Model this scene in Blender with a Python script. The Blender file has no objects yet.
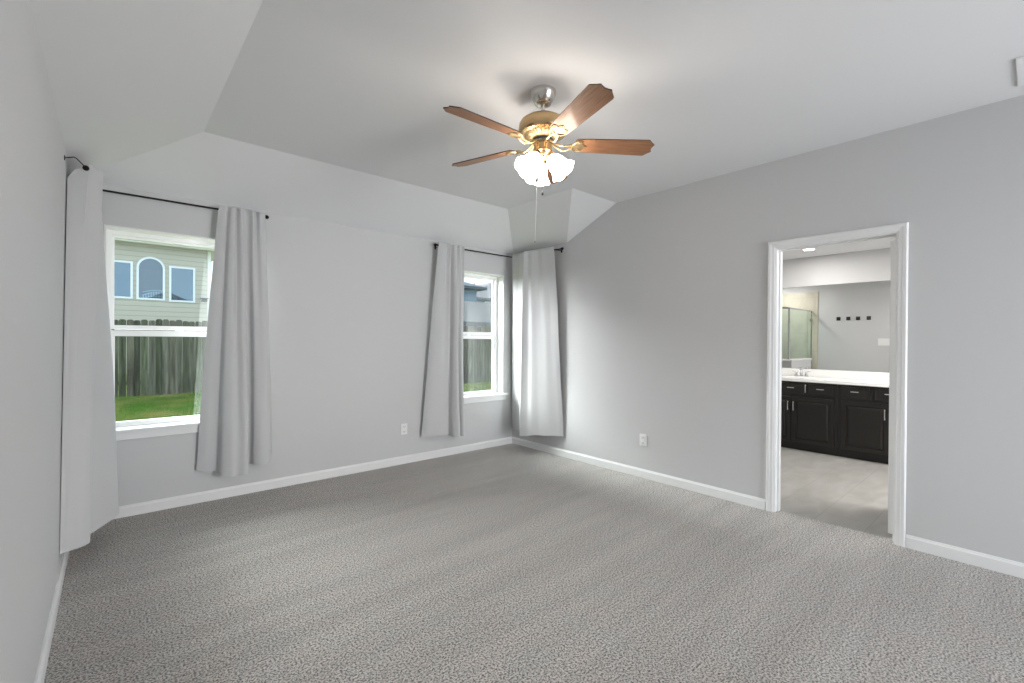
import bpy, bmesh, math, random
from mathutils import Vector, Matrix
random.seed(4)
S = bpy.context.scene
COL = S.collection
PI = math.pi
rad = math.radians

# ---------------------------------------------------------------- camera
CAM = (-3.90143, -4.44942, 1.33236)
YAW, PITCH, ROLL, FPX = 0.71828, -0.00385, 0.00655, 458.832
cd = bpy.data.cameras.new('camera')
cam = bpy.data.objects.new('camera', cd)
COL.objects.link(cam)
f = Vector((math.sin(YAW) * math.cos(PITCH), math.cos(YAW) * math.cos(PITCH), math.sin(PITCH)))
r = Vector((math.cos(YAW), -math.sin(YAW), 0))
u = r.cross(f)
r2 = r * math.cos(ROLL) + u * math.sin(ROLL)
u2 = -r * math.sin(ROLL) + u * math.cos(ROLL)
M3 = Matrix((r2, u2, -f)).transposed()
cam.matrix_world = Matrix.Translation(CAM) @ M3.to_4x4()
cd.sensor_width = 36
cd.lens = FPX / 1024 * 36
cd.clip_start = 0.05
cd.clip_end = 500
S.camera = cam

# ---------------------------------------------------------------- view
S.view_settings.view_transform = 'Standard'
S.view_settings.look = 'None'
S.view_settings.gamma = 1
S.view_settings.use_curve_mapping = False
S.view_settings.exposure = 0.86
S.cycles.use_denoising = True
S.cycles.max_bounces = 12
S.cycles.diffuse_bounces = 8
S.cycles.transparent_max_bounces = 16
S.cycles.sample_clamp_indirect = 6

# ---------------------------------------------------------------- world: bright, thinly clouded sky
W = bpy.data.worlds.new('sky')
S.world = W
W.use_nodes = True
nt = W.node_tree
bg = nt.nodes['Background']
tc = nt.nodes.new('ShaderNodeTexCoord')
nz = nt.nodes.new('ShaderNodeTexNoise')
nz.inputs['Scale'].default_value = 2.2
nz.inputs['Detail'].default_value = 5
cr = nt.nodes.new('ShaderNodeValToRGB')
cr.color_ramp.elements[0].position = 0.35
cr.color_ramp.elements[0].color = (0.42, 0.64, 0.86, 1)
cr.color_ramp.elements[1].position = 0.62
cr.color_ramp.elements[1].color = (0.70, 0.80, 0.90, 1)
nt.links.new(tc.outputs['Generated'], nz.inputs['Vector'])
nt.links.new(nz.outputs['Fac'], cr.inputs['Fac'])
nt.links.new(cr.outputs['Color'], bg.inputs['Color'])
SKY = 1.7
bg.inputs['Strength'].default_value = SKY


def light(name, kind, loc, energy, color=(1, 1, 1), size=1, size_y=None, aim=None, angle=None, spread=None):
    d = bpy.data.lights.new(name, kind)
    d.energy = energy
    d.color = color
    if kind == 'AREA':
        d.size = size
        if size_y:
            d.shape = 'RECTANGLE'
            d.size_y = size_y
        if spread:
            d.spread = spread
    elif kind == 'SUN':
        d.angle = angle or 0.01
    else:
        d.shadow_soft_size = size
    o = bpy.data.objects.new(name, d)
    COL.objects.link(o)
    o.location = loc
    if aim:
        o.rotation_euler = (Vector(aim) - Vector(loc)).to_track_quat('-Z', 'Y').to_euler()
    return o


# bright veiled sun beyond the neighbouring house: comes in through the garden windows
light('veiled_sun', 'SUN', (-9.0, 17, 9.0), 16.0, (1, 0.985, 0.98), aim=(0.0, 0, 2.0), angle=rad(52))
# added fill light, sent in through an invented opening behind the photographer
light('rear_fill', 'AREA', (-1.1, -7.55, 1.1), 40, (1.0, 1.0, 1.0), 1.6, 2.1, aim=(-2.3, 0, 1.25), spread=rad(110))

# ---------------------------------------------------------------- dimensions
WX = 4.107          # room width (x = -WX .. 0)
H8, H9 = 2.4384, 2.7432
RUN = 0.68
YV = 0.92
YR = -7.3           # rear wall
TW = 0.2            # outside wall thickness
RWALL = 0.12        # partition to the bathroom


# ---------------------------------------------------------------- materials
def mat(name, color, rough=0.6, metal=0.0, spec=0.4, bump=None, noise=None, wave=None, emit=None, sheen=0, trans=0, coat=0):
    """bump=(scale,strength,dist) noise=(scale,col2,detail) stretch vectors allowed via tuples"""
    m = bpy.data.materials.new(name)
    m.use_nodes = True
    n = m.node_tree
    b = n.nodes['Principled BSDF']
    b.inputs['Base Color'].default_value = (*color, 1)
    b.inputs['Roughness'].default_value = rough
    b.inputs['Metallic'].default_value = metal
    b.inputs['Specular IOR Level'].default_value = spec
    if sheen:
        b.inputs['Sheen Weight'].default_value = sheen
    if coat:
        b.inputs['Coat Weight'].default_value = coat
        b.inputs['Coat Roughness'].default_value = 0.15
    if emit:
        b.inputs['Emission Color'].default_value = (*emit[0], 1)
        b.inputs['Emission Strength'].default_value = emit[1]
    t = n.nodes.new('ShaderNodeTexCoord')
    if noise:
        mp = n.nodes.new('ShaderNodeMapping')
        mp.inputs['Scale'].default_value = noise[3] if len(noise) > 3 else (1, 1, 1)
        z = n.nodes.new('ShaderNodeTexNoise')
        z.inputs['Scale'].default_value = noise[0]
        z.inputs['Detail'].default_value = noise[2]
        c = n.nodes.new('ShaderNodeValToRGB')
        c.color_ramp.elements[0].position = 0.3
        c.color_ramp.elements[1].position = 0.7
        c.color_ramp.elements[0].color = (*color, 1)
        c.color_ramp.elements[1].color = (*noise[1], 1)
        n.links.new(t.outputs['Object'], mp.inputs['Vector'])
        n.links.new(mp.outputs['Vector'], z.inputs['Vector'])
        n.links.new(z.outputs['Fac'], c.inputs['Fac'])
        n.links.new(c.outputs['Color'], b.inputs['Base Color'])
    if bump:
        z = n.nodes.new('ShaderNodeTexNoise')
        z.inputs['Scale'].default_value = bump[0]
        z.inputs['Detail'].default_value = 3
        bp = n.nodes.new('ShaderNodeBump')
        bp.inputs['Strength'].default_value = bump[1]
        bp.inputs['Distance'].default_value = bump[2]
        n.links.new(t.outputs['Object'], z.inputs['Vector'])
        n.links.new(z.outputs['Fac'], bp.inputs['Height'])
        n.links.new(bp.outputs['Normal'], b.inputs['Normal'])
    return m


def glass_mat(name, tint=(0.96, 0.98, 0.98), refl=0.05, rcol=(1, 1, 1), rough=0.0):
    m = bpy.data.materials.new(name)
    m.use_nodes = True
    n = m.node_tree
    n.nodes.clear()
    o = n.nodes.new('ShaderNodeOutputMaterial')
    tr = n.nodes.new('ShaderNodeBsdfTransparent')
    tr.inputs['Color'].default_value = (*tint, 1)
    g = n.nodes.new('ShaderNodeBsdfGlossy')
    g.inputs['Roughness'].default_value = rough
    g.inputs['Color'].default_value = (*rcol, 1)
    mx = n.nodes.new('ShaderNodeMixShader')
    mx.inputs['Fac'].default_value = refl
    n.links.new(tr.outputs[0], mx.inputs[1])
    n.links.new(g.outputs[0], mx.inputs[2])
    n.links.new(mx.outputs[0], o.inputs['Surface'])
    return m


def carpet_mat():
    m = bpy.data.materials.new('carpet_pile')
    m.use_nodes = True
    n = m.node_tree
    L = n.links.new
    b = n.nodes['Principled BSDF']
    b.inputs['Roughness'].default_value = 1
    b.inputs['Specular IOR Level'].default_value = 0.05
    b.inputs['Sheen Weight'].default_value = 0.35
    b.inputs['Sheen Roughness'].default_value = 0.6
    t = n.nodes.new('ShaderNodeTexCoord')

    def noise(scale, detail, rough=0.5, stretch=None, rot=0.0):
        z = n.nodes.new('ShaderNodeTexNoise')
        z.inputs['Scale'].default_value = scale
        z.inputs['Detail'].default_value = detail
        z.inputs['Roughness'].default_value = rough
        if stretch:
            mp = n.nodes.new('ShaderNodeMapping')
            mp.inputs['Rotation'].default_value = (0, 0, rot)
            mp.inputs['Scale'].default_value = stretch
            L(t.outputs['Object'], mp.inputs['Vector'])
            L(mp.outputs['Vector'], z.inputs['Vector'])
        else:
            L(t.outputs['Object'], z.inputs['Vector'])
        return z

    def ramp(src, p0, c0, p1, c1):
        c = n.nodes.new('ShaderNodeValToRGB')
        c.color_ramp.elements[0].position = p0
        c.color_ramp.elements[0].color = (*c0, 1)
        c.color_ramp.elements[1].position = p1
        c.color_ramp.elements[1].color = (*c1, 1)
        L(src, c.inputs['Fac'])
        return c

    def mul(a, c, fac=1.0):
        x = n.nodes.new('ShaderNodeMix')
        x.data_type = 'RGBA'
        x.blend_type = 'MULTIPLY'
        x.inputs['Factor'].default_value = fac
        L(a, x.inputs['A'])
        L(c, x.inputs['B'])
        return x.outputs['Result']
    fine = noise(CARPET_SCALE, 4.0, 0.72)
    base = ramp(fine.outputs['Fac'], 0.41, CARPET_DARK, 0.56, CARPET_LIGHT)
    hue = noise(6, 3)
    huec = ramp(hue.outputs['Fac'], 0.35, (1.0, 0.975, 0.96), 0.65, (0.97, 1.0, 1.0))
    strokes = noise(1.6, 4, 0.6, (0.35, 4.0, 1), rad(6))
    strokec = ramp(strokes.outputs['Fac'], 0.38, (0.84, 0.84, 0.84), 0.62, (1.0, 1.0, 1.0))
    o1 = mul(base.outputs['Color'], huec.outputs['Color'])
    o2 = mul(o1, strokec.outputs['Color'])
    L(o2, b.inputs['Base Color'])
    bp = n.nodes.new('ShaderNodeBump')
    bp.inputs['Strength'].default_value = 0.9
    bp.inputs['Distance'].default_value = 0.012
    L(fine.outputs['Fac'], bp.inputs['Height'])
    bp2 = n.nodes.new('ShaderNodeBump')
    bp2.inputs['Strength'].default_value = 0.35
    bp2.inputs['Distance'].default_value = 0.03
    clump = noise(28, 2, 0.5, (1.0, 1.8, 1), rad(-20))
    L(clump.outputs['Fac'], bp2.inputs['Height'])
    L(bp.outputs['Normal'], bp2.inputs['Normal'])
    L(bp2.outputs['Normal'], b.inputs['Normal'])
    return m


CARPET_SCALE = 115
CARPET_DARK = (0.040, 0.036, 0.032)
CARPET_LIGHT = (0.72, 0.67, 0.63)


def tile_mat(name, c1, c2, grout, sx, sy, gw=0.006, rough=0.35, offset=0.5, rot=(0, 0, 0)):
    m = bpy.data.materials.new(name)
    m.use_nodes = True
    n = m.node_tree
    L = n.links.new
    b = n.nodes['Principled BSDF']
    b.inputs['Roughness'].default_value = rough
    t = n.nodes.new('ShaderNodeTexCoord')
    mp = n.nodes.new('ShaderNodeMapping')
    mp.inputs['Rotation'].default_value = rot
    L(t.outputs['Object'], mp.inputs['Vector'])
    br = n.nodes.new('ShaderNodeTexBrick')
    br.offset = offset
    br.inputs['Scale'].default_value = 1
    br.inputs['Brick Width'].default_value = sx
    br.inputs['Row Height'].default_value = sy
    br.inputs['Mortar Size'].default_value = gw / 2
    br.inputs['Mortar'].default_value = (*grout, 1)
    L(mp.outputs['Vector'], br.inputs['Vector'])
    z = n.nodes.new('ShaderNodeTexNoise')
    z.inputs['Scale'].default_value = 2.5
    z.inputs['Detail'].default_value = 5
    z.inputs['Distortion'].default_value = 0.8
    mp2 = n.nodes.new('ShaderNodeMapping')
    mp2.inputs['Scale'].default_value = (1, 2.5, 1)
    L(t.outputs['Object'], mp2.inputs['Vector'])
    L(mp2.outputs['Vector'], z.inputs['Vector'])
    c = n.nodes.new('ShaderNodeValToRGB')
    c.color_ramp.elements[0].position = 0.3
    c.color_ramp.elements[1].position = 0.7
    c.color_ramp.elements[0].color = (*c1, 1)
    c.color_ramp.elements[1].color = (*c2, 1)
    L(z.outputs['Fac'], c.inputs['Fac'])
    L(c.outputs['Color'], br.inputs['Color1'])
    L(c.outputs['Color'], br.inputs['Color2'])
    L(br.outputs['Color'], b.inputs['Base Color'])
    return m


def fence_mat():
    m = bpy.data.materials.new('weathered_fence_wood')
    m.use_nodes = True
    n = m.node_tree
    L = n.links.new
    b = n.nodes['Principled BSDF']
    b.inputs['Roughness'].default_value = 0.95
    b.inputs['Specular IOR Level'].default_value = 0.1
    t = n.nodes.new('ShaderNodeTexCoord')
    mp = n.nodes.new('ShaderNodeMapping')
    mp.inputs['Scale'].default_value = (1, 1, 0.08)
    L(t.outputs['Object'], mp.inputs['Vector'])
    z = n.nodes.new('ShaderNodeTexNoise')
    z.inputs['Scale'].default_value = 14
    z.inputs['Detail'].default_value = 6
    z.inputs['Roughness'].default_value = 0.65
    L(mp.outputs['Vector'], z.inputs['Vector'])
    c = n.nodes.new('ShaderNodeValToRGB')
    e = c.color_ramp.elements
    e[0].position = 0.3
    e[0].color = (0.050, 0.044, 0.032, 1)
    e[1].position = 0.72
    e[1].color = (0.27, 0.245, 0.19, 1)
    e2 = e.new(0.5)
    e2.color = (0.125, 0.115, 0.085, 1)
    L(z.outputs['Fac'], c.inputs['Fac'])
    # per-board tone from board number in uv
    at = n.nodes.new('ShaderNodeAttribute')
    at.attribute_name = 'board'
    mx = n.nodes.new('ShaderNodeMix')
    mx.data_type = 'RGBA'
    mx.blend_type = 'MULTIPLY'
    mx.inputs['Factor'].default_value = 1
    L(c.outputs['Color'], mx.inputs['A'])
    L(at.outputs['Color'], mx.inputs['B'])
    L(mx.outputs['Result'], b.inputs['Base Color'])
    return m


def siding_mat(name, color, lap=0.19, dark=0.62):
    m = bpy.data.materials.new(name)
    m.use_nodes = True
    n = m.node_tree
    L = n.links.new
    b = n.nodes['Principled BSDF']
    b.inputs['Roughness'].default_value = 0.8
    b.inputs['Base Color'].default_value = (*color, 1)
    t = n.nodes.new('ShaderNodeTexCoord')
    s = n.nodes.new('ShaderNodeSeparateXYZ')
    L(t.outputs['Object'], s.inputs[0])
    d = n.nodes.new('ShaderNodeMath')
    d.operation = 'DIVIDE'
    d.inputs[1].default_value = lap
    L(s.outputs['Z'], d.inputs[0])
    fr = n.nodes.new('ShaderNodeMath')
    fr.operation = 'FRACT'
    L(d.outputs[0], fr.inputs[0])
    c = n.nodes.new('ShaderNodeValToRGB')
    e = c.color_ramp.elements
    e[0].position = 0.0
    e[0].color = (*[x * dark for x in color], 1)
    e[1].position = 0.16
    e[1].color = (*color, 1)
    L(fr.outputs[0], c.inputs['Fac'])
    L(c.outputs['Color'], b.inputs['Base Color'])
    bp = n.nodes.new('ShaderNodeBump')
    bp.inputs['Distance'].default_value = 0.02
    bp.inputs['Strength'].default_value = 0.6
    bp.invert = True
    L(fr.outputs[0], bp.inputs['Height'])
    L(bp.outputs['Normal'], b.inputs['Normal'])
    return m


M = {}
WALLC = (0.57, 0.57, 0.575)
M['wall'] = mat('wall_paint', WALLC, 0.75, spec=0.25, bump=(140, 0.12, 0.004))
M['ceil'] = mat('ceiling_paint', (0.71, 0.71, 0.72), 0.9, spec=0.15, bump=(140, 0.12, 0.004))
M['trim'] = mat('white_trim_paint', (0.77, 0.77, 0.77), 0.4, spec=0.4)
M['vinyl'] = mat('white_vinyl', (0.86, 0.86, 0.86), 0.35)
M['carpet'] = carpet_mat()
M['curtain'] = mat('curtain_cloth', (0.53, 0.53, 0.535), 0.9, spec=0.1, bump=(260, 0.15, 0.002), sheen=0.2)
M['rod'] = mat('dark_bronze_metal', (0.016, 0.014, 0.013), 0.45, metal=0.6)
M['glass'] = glass_mat('window_glass')
M['screen'] = glass_mat('lower_window_glass', tint=(0.90, 0.94, 0.92), refl=0.05)
M['plastic'] = mat('white_outlet_plastic', (0.80, 0.80, 0.79), 0.35)
M['slot'] = mat('dark_outlet_slot', (0.03, 0.03, 0.03), 0.6)
M['brass'] = mat('antique_brass', (0.60, 0.42, 0.22), 0.27, metal=1.0)
M['nickel'] = mat('brushed_nickel', (0.62, 0.59, 0.55), 0.25, metal=1.0)
M['polish'] = mat('light_brass', (0.42, 0.32, 0.18), 0.5, metal=1.0)
M['blade'] = mat('walnut_fan_blade', (0.20, 0.085, 0.035), 0.58, spec=0.35, noise=(7, (0.32, 0.15, 0.07), 5, (1, 12, 1)), coat=0.25)
M['blade_edge'] = mat('dark_blade_edge', (0.04, 0.018, 0.010), 0.5)
M['shade'] = mat('lit_frosted_glass_shade', (0.9, 0.88, 0.8), 0.35, emit=((1.0, 0.91, 0.80), 14.0))
M['bulb'] = mat('lit_bulb', (1, 1, 1), 0.4, emit=((1.0, 0.90, 0.74), 12))
M['cab'] = mat('espresso_cabinet_wood', (0.006, 0.005, 0.0045), 0.33, spec=0.5, noise=(9, (0.010, 0.0075, 0.006), 4, (6, 6, 1)))
M['counter'] = mat('white_cultured_marble', (0.80, 0.80, 0.79), 0.16, spec=0.5)
M['chrome'] = mat('chrome', (0.78, 0.78, 0.80), 0.1, metal=1.0)
M['satin'] = mat('satin_nickel_pull', (0.74, 0.73, 0.71), 0.3, metal=0.85)
M['mirror'] = mat('mirror_silver', (0.90, 0.91, 0.91), 0.0, metal=1.0)
M['bathfloor'] = tile_mat('greige_floor_tile', (0.31, 0.30, 0.28), (0.41, 0.40, 0.385), (0.29, 0.28, 0.265), 0.61, 0.305, 0.006)
M['showertile'] = tile_mat('beige_shower_tile', (0.46, 0.43, 0.35), (0.60, 0.57, 0.48), (0.44, 0.42, 0.36), 0.33, 0.33, 0.006, rot=(rad(90), 0, rad(90)))
M['showerglass'] = glass_mat('shower_glass', tint=(0.90, 0.965, 0.95), refl=0.08)
M['dark'] = mat('dark_hook_metal', (0.03, 0.03, 0.032), 0.5)
M['fence'] = fence_mat()
M['cream'] = siding_mat('cream_lap_siding', (0.46, 0.42, 0.335), 0.20)
M['creamtrim'] = mat('cream_fascia', (0.68, 0.67, 0.58), 0.6)
M['bluesiding'] = siding_mat('blue_grey_siding', (0.13, 0.19, 0.23), 0.22)
M['exttrim'] = mat('white_exterior_trim', (0.72, 0.74, 0.74), 0.5)
M['extglass'] = glass_mat('dark_reflective_pane', tint=(0.5, 0.66, 0.72), refl=0.26, rcol=(0.46, 0.56, 0.62), rough=0.02)
M['roof'] = mat('grey_shingle_roof', (0.06, 0.06, 0.063), 0.95, noise=(20, (0.09, 0.088, 0.088), 4))
M['roofdark'] = mat('slate_shingle_roof', (0.06, 0.07, 0.08), 0.95, noise=(20, (0.09, 0.105, 0.115), 4))
M['rooftan'] = mat('tan_shingle_roof', (0.065, 0.065, 0.06), 0.95, noise=(6, (0.10, 0.10, 0.09), 4))
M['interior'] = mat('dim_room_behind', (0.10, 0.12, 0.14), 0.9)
M['grass'] = mat('lawn', (0.05, 0.11, 0.010), 1.0, spec=0.05, noise=(1.3, (0.24, 0.22, 0.08), 7))
M['blade_grass'] = mat('grass_blades', (0.05, 0.19, 0.010), 0.9, spec=0.1, noise=(1.3, (0.28, 0.25, 0.08), 6))
M['extwall'] = mat('own_brick_outside', (0.35, 0.30, 0.26), 0.9)


# ---------------------------------------------------------------- mesh helpers
def box(bm, x0, x1, y0, y1, z0, z1, bevel=0.0):
    vs = [bm.verts.new((x, y, z)) for x in (x0, x1) for y in (y0, y1) for z in (z0, z1)]
    q = [(0, 1, 3, 2), (4, 6, 7, 5), (0, 4, 5, 1), (2, 3, 7, 6), (0, 2, 6, 4), (1, 5, 7, 3)]
    fs = [bm.faces.new([vs[i] for i in a]) for a in q]
    if bevel > 0:
        es = list({e for fc in fs for e in fc.edges})
        bmesh.ops.bevel(bm, geom=es, offset=bevel, segments=2, affect='EDGES', profile=0.7)
    return vs


def poly(bm, pts):
    return bm.faces.new([bm.verts.new(p) for p in pts])


def lathe(bm, prof, seg=32, mtx=None, wave=None):
    """prof: (radius, z) list; wave(i_prof, angle)->radial/axial offsets"""
    rings = []
    for i, (rr, z) in enumerate(prof):
        ring = []
        for k in range(seg):
            a = 2 * PI * k / seg
            dr, dz = wave(i, a) if wave else (0, 0)
            p = Vector(((rr + dr) * math.cos(a), (rr + dr) * math.sin(a), z + dz))
            if mtx:
                p = mtx @ p
            ring.append(bm.verts.new(p))
        rings.append(ring)
    for a, b in zip(rings, rings[1:]):
        for k in range(seg):
            bm.faces.new((a[k], a[(k + 1) % seg], b[(k + 1) % seg], b[k]))
    return rings


def cap(bm, ring, flip=False):
    bm.faces.new(ring[::-1] if flip else ring)


def tube(bm, pts, rr, seg=10, caps=True, radii=None):
    pts = [Vector(p) for p in pts]
    rings = []
    up = None
    for i, p in enumerate(pts):
        if i == 0:
            d = pts[1] - pts[0]
        elif i == len(pts) - 1:
            d = pts[-1] - pts[-2]
        else:
            d = (pts[i + 1] - pts[i]).normalized() + (pts[i] - pts[i - 1]).normalized()
        d.normalize()
        if up is None:
            up = Vector((0, 0, 1)) if abs(d.z) < 0.9 else Vector((1, 0, 0))
        a = d.cross(up).normalized()
        up = a.cross(d).normalized()
        rad_ = radii[i] if radii else rr
        rings.append([bm.verts.new(p + (a * math.cos(2 * PI * k / seg) + up * math.sin(2 * PI * k / seg)) * rad_) for k in range(seg)])
    for a, b in zip(rings, rings[1:]):
        for k in range(seg):
            bm.faces.new((a[k], b[k], b[(k + 1) % seg], a[(k + 1) % seg]))
    if caps:
        bm.faces.new(rings[0])
        bm.faces.new(rings[-1][::-1])


def obj(name, bm, m, parent=None, smooth=False, kind=None, label=None):
    bmesh.ops.recalc_face_normals(bm, faces=bm.faces[:])
    me = bpy.data.meshes.new(name)
    bm.to_mesh(me)
    bm.free()
    ms = m if isinstance(m, (list, tuple)) else [m]
    for x in ms:
        me.materials.append(x)
    if smooth:
        for p in me.polygons:
            p.use_smooth = True
        try:
            me.set_sharp_from_angle(angle=rad(smooth if smooth is not True else 40))
        except Exception:
            pass
    o = bpy.data.objects.new(name, me)
    COL.objects.link(o)
    if parent:
        o.parent = parent
    if kind:
        o['kind'] = kind
    if label:
        o['label'] = label
    return o


def thing(name, label, cat, loc=(0, 0, 0), rz=0, group=None, kind=None):
    o = bpy.data.objects.new(name, None)
    o.empty_display_size = 0.1
    COL.objects.link(o)
    o.location = loc
    o.rotation_euler = (0, 0, rz)
    if kind:
        o['kind'] = kind
        if label:
            o['label'] = label
    else:
        o['label'] = label
        o['category'] = cat
    if group:
        o['group'] = group
    return o


def tag(o, label, cat, group=None):
    o['label'] = label
    o['category'] = cat
    if group:
        o['group'] = group
    return o


def B():
    return bmesh.new()


def boxes(name, lst, m, parent=None, bevel=0.0, kind=None, label=None, smooth=False):
    bm = B()
    for a in lst:
        box(bm, *a, bevel=bevel)
    return obj(name, bm, m, parent, kind=kind, label=label, smooth=smooth)


# ================================================================ ROOM SHELL
# windows in the back wall (y = 0 .. TW)
W1 = (-3.941, -3.027)
W2 = (-1.068, -0.154)
WZ0, WZ1 = 0.63, 2.148


def wall_with_holes_x(name, x0, x1, z0, z1, y0, y1, holes, m):
    """wall along x with rectangular holes (hx0,hx1,hz0,hz1)"""
    bm = B()
    xs = sorted({x0, x1} | {h[0] for h in holes} | {h[1] for h in holes})
    for a, b in zip(xs, xs[1:]):
        hs = [h for h in holes if h[0] <= a + 1e-6 and h[1] >= b - 1e-6]
        z = z0
        for h in sorted(hs, key=lambda q: q[2]):
            if h[2] > z:
                box(bm, a, b, y0, y1, z, h[2])
            z = h[3]
        if z < z1:
            box(bm, a, b, y0, y1, z, z1)
    bmesh.ops.remove_doubles(bm, verts=bm.verts, dist=1e-5)
    # drop faces shared by neighbouring blocks
    seen = {}
    for fc in list(bm.faces):
        k = tuple(sorted(v.index for v in fc.verts)) if False else frozenset(fc.verts)
        seen.setdefault(k, []).append(fc)
    kill = [fc for v in seen.values() if len(v) > 1 for fc in v]
    bmesh.ops.delete(bm, geom=kill, context='FACES_ONLY')
    return obj(name, bm, m, kind='structure')


wall_with_holes_x('wall_back', -WX - TW, TW, -0.15, H8, 0.0, TW, [(W1[0], W1[1], WZ0, WZ1), (W2[0], W2[1], WZ0, WZ1)], M['wall'])
wall_with_holes_x('wall_rear', -WX - TW, RWALL, -0.15, 2.9, YR - TW, YR, [(-1.9, -0.3, 0.15, 2.25)], M['wall'])  # hole added in the unseen wall to admit the fill light
boxes('wall_left', [(-WX - TW, -WX, YR, 0, -0.15, 2.9)], M['wall'], kind='structure')

# right wall with doorway
DY0, DY1, DZ = -3.851, -3.095, 2.068     # rough opening


def right_wall():
    bm = B()
    box(bm, 0, RWALL, DY1, 0, -0.15, 2.9)
    box(bm, 0, RWALL, YR, DY0, -0.15, 2.9)
    box(bm, 0, RWALL, DY0, DY1, DZ, 2.9)
    return obj('wall_right', bm, M['wall'], kind='structure')


right_wall()

# ceiling: flat centre, slopes from 8 ft plates, valley above the corner by the bathroom wing
bm = B()
C = {}
R_ = RUN


def V(k, p):
    C[k] = bm.verts.new(p)


V('a', (-WX, YR, H8)); V('b', (-WX, 0, H8)); V('c', (0, 0, H8)); V('d', (0, -YV, H8))
V('e', (0, -YV - R_, H9)); V('f', (-R_, -YV - R_, H9)); V('g', (-R_, -R_, H9)); V('h', (-WX + R_, -R_, H9))
V('i', (-WX + R_, YR, H9)); V('j', (0, YR, H9))
for fc in (('a', 'b', 'h', 'i'), ('b', 'c', 'g', 'h'), ('c', 'd', 'f', 'g'), ('d', 'e', 'f'), ('h', 'g', 'f', 'e', 'j', 'i')):
    bm.faces.new([C[k] for k in fc])
ce = obj('ceiling', bm, M['ceil'], kind='structure')
sm = ce.modifiers.new('thick', 'SOLIDIFY')
sm.thickness = 0.02
sm.offset = 1
ce.data.update()
if ce.data.polygons[-1].normal.z < 0:
    sm.offset = -1

# floor (carpet), gently uneven pile surface
bm = B()
bmesh.ops.create_grid(bm, x_segments=2, y_segments=2, size=1)
for v in bm.verts:
    v.co.x = -WX / 2 + v.co.x * (WX / 2)
    v.co.y = YR / 2 + v.co.y * (-YR / 2)
    v.co.z = 0
fl = obj('floor', bm, M['carpet'], kind='structure')
bm = B()
box(bm, 0.0, 0.07, DY0 + 0.015, DY1 - 0.015, -0.03, 0.0)
obj('carpet_strip', bm, M['carpet'], parent=fl)
boxes('slab', [(-WX, 0, YR, 0, -0.15, -0.002)], M['wall'], parent=fl)

# baseboards with eased top edge


def baseboard(name, p0, p1, nrm, h=0.083, t=0.014):
    """p0->p1 along wall, nrm points into the room"""
    bm = B()
    prof = [(0, 0), (t, 0), (t, h * 0.80), (t * 0.62, h * 0.90), (t * 0.45, h), (0, h)]
    p0, p1, nrm = Vector(p0), Vector(p1), Vector(nrm)
    a = [bm.verts.new(p0 + nrm * d + Vector((0, 0, z))) for d, z in prof]
    b = [bm.verts.new(p1 + nrm * d + Vector((0, 0, z))) for d, z in prof]
    n = len(prof)
    for i in range(n):
        bm.faces.new((a[i], a[(i + 1) % n], b[(i + 1) % n], b[i]))
    bm.faces.new(a)
    bm.faces.new(b)
    return obj(name, bm, M['trim'], kind='structure')


CW = 0.076
baseboard('baseboard_back', (-WX, 0, 0), (0, 0, 0), (0, -1, 0))
baseboard('baseboard_left', (-WX, YR, 0), (-WX, 0, 0), (1, 0, 0))
baseboard('baseboard_right', (0, -3.048, 0), (0, 0, 0), (-1, 0, 0))
baseboard('baseboard_right', (0, YR, 0), (0, -3.898, 0), (-1, 0, 0))

# ---------------------------------------------------------------- doorway: jambs, stops, stepped casings
dr = thing('door_1', None, None, (0, 0, 0), kind='structure')


def casing(x_face, sgn, parent, name='door_casing'):
    """mitred stepped casing round the opening; sgn -1 = room side"""
    inner = (DY0 + 0.013, DY1 - 0.013, DZ - 0.013)
    steps = [(0.0, 0.007), (0.008, 0.009), (0.010, 0.013), (0.030, 0.014), (0.033, 0.017), (0.050, 0.018), (0.057, 0.012), (0.057, 0.0)]
    bm = B()
    loops = []
    for w, t in [(0.0, 0.0)] + steps:
        x = x_face + sgn * t
        y0, y1, z = inner[0] - w, inner[1] + w, inner[2] + w
        loops.append([bm.verts.new(p) for p in ((x, y0, 0), (x, y0, z), (x, y1, z), (x, y1, 0))])
    for a, b in zip(loops, loops[1:]):
        for k in range(3):
            bm.faces.new((a[k], a[k + 1], b[k + 1], b[k]))
    return obj(name, bm, M['trim'], parent)


casing(0.0, -1, dr)
casing(RWALL, 1, dr)
boxes('door_jamb', [(0, RWALL, DY0, DY0 + 0.018, 0, DZ), (0, RWALL, DY1 - 0.018, DY1, 0, DZ), (0, RWALL, DY0 + 0.018, DY1 - 0.018, DZ - 0.018, DZ)], M['trim'], dr)
boxes('door_stop', [(0.045, 0.080, DY0 + 0.018, DY0 + 0.029, 0, DZ - 0.018), (0.045, 0.080, DY1 - 0.029, DY1 - 0.018, 0, DZ - 0.018),
                    (0.045, 0.080, DY0 + 0.029, DY1 - 0.029, DZ - 0.029, DZ - 0.018)], M['trim'], dr)
lf = boxes('door_leaf', [(0.150, 0.850, -3.814, -3.779, 0.012, 2.034)], M['trim'], dr, bevel=0.002)


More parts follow.
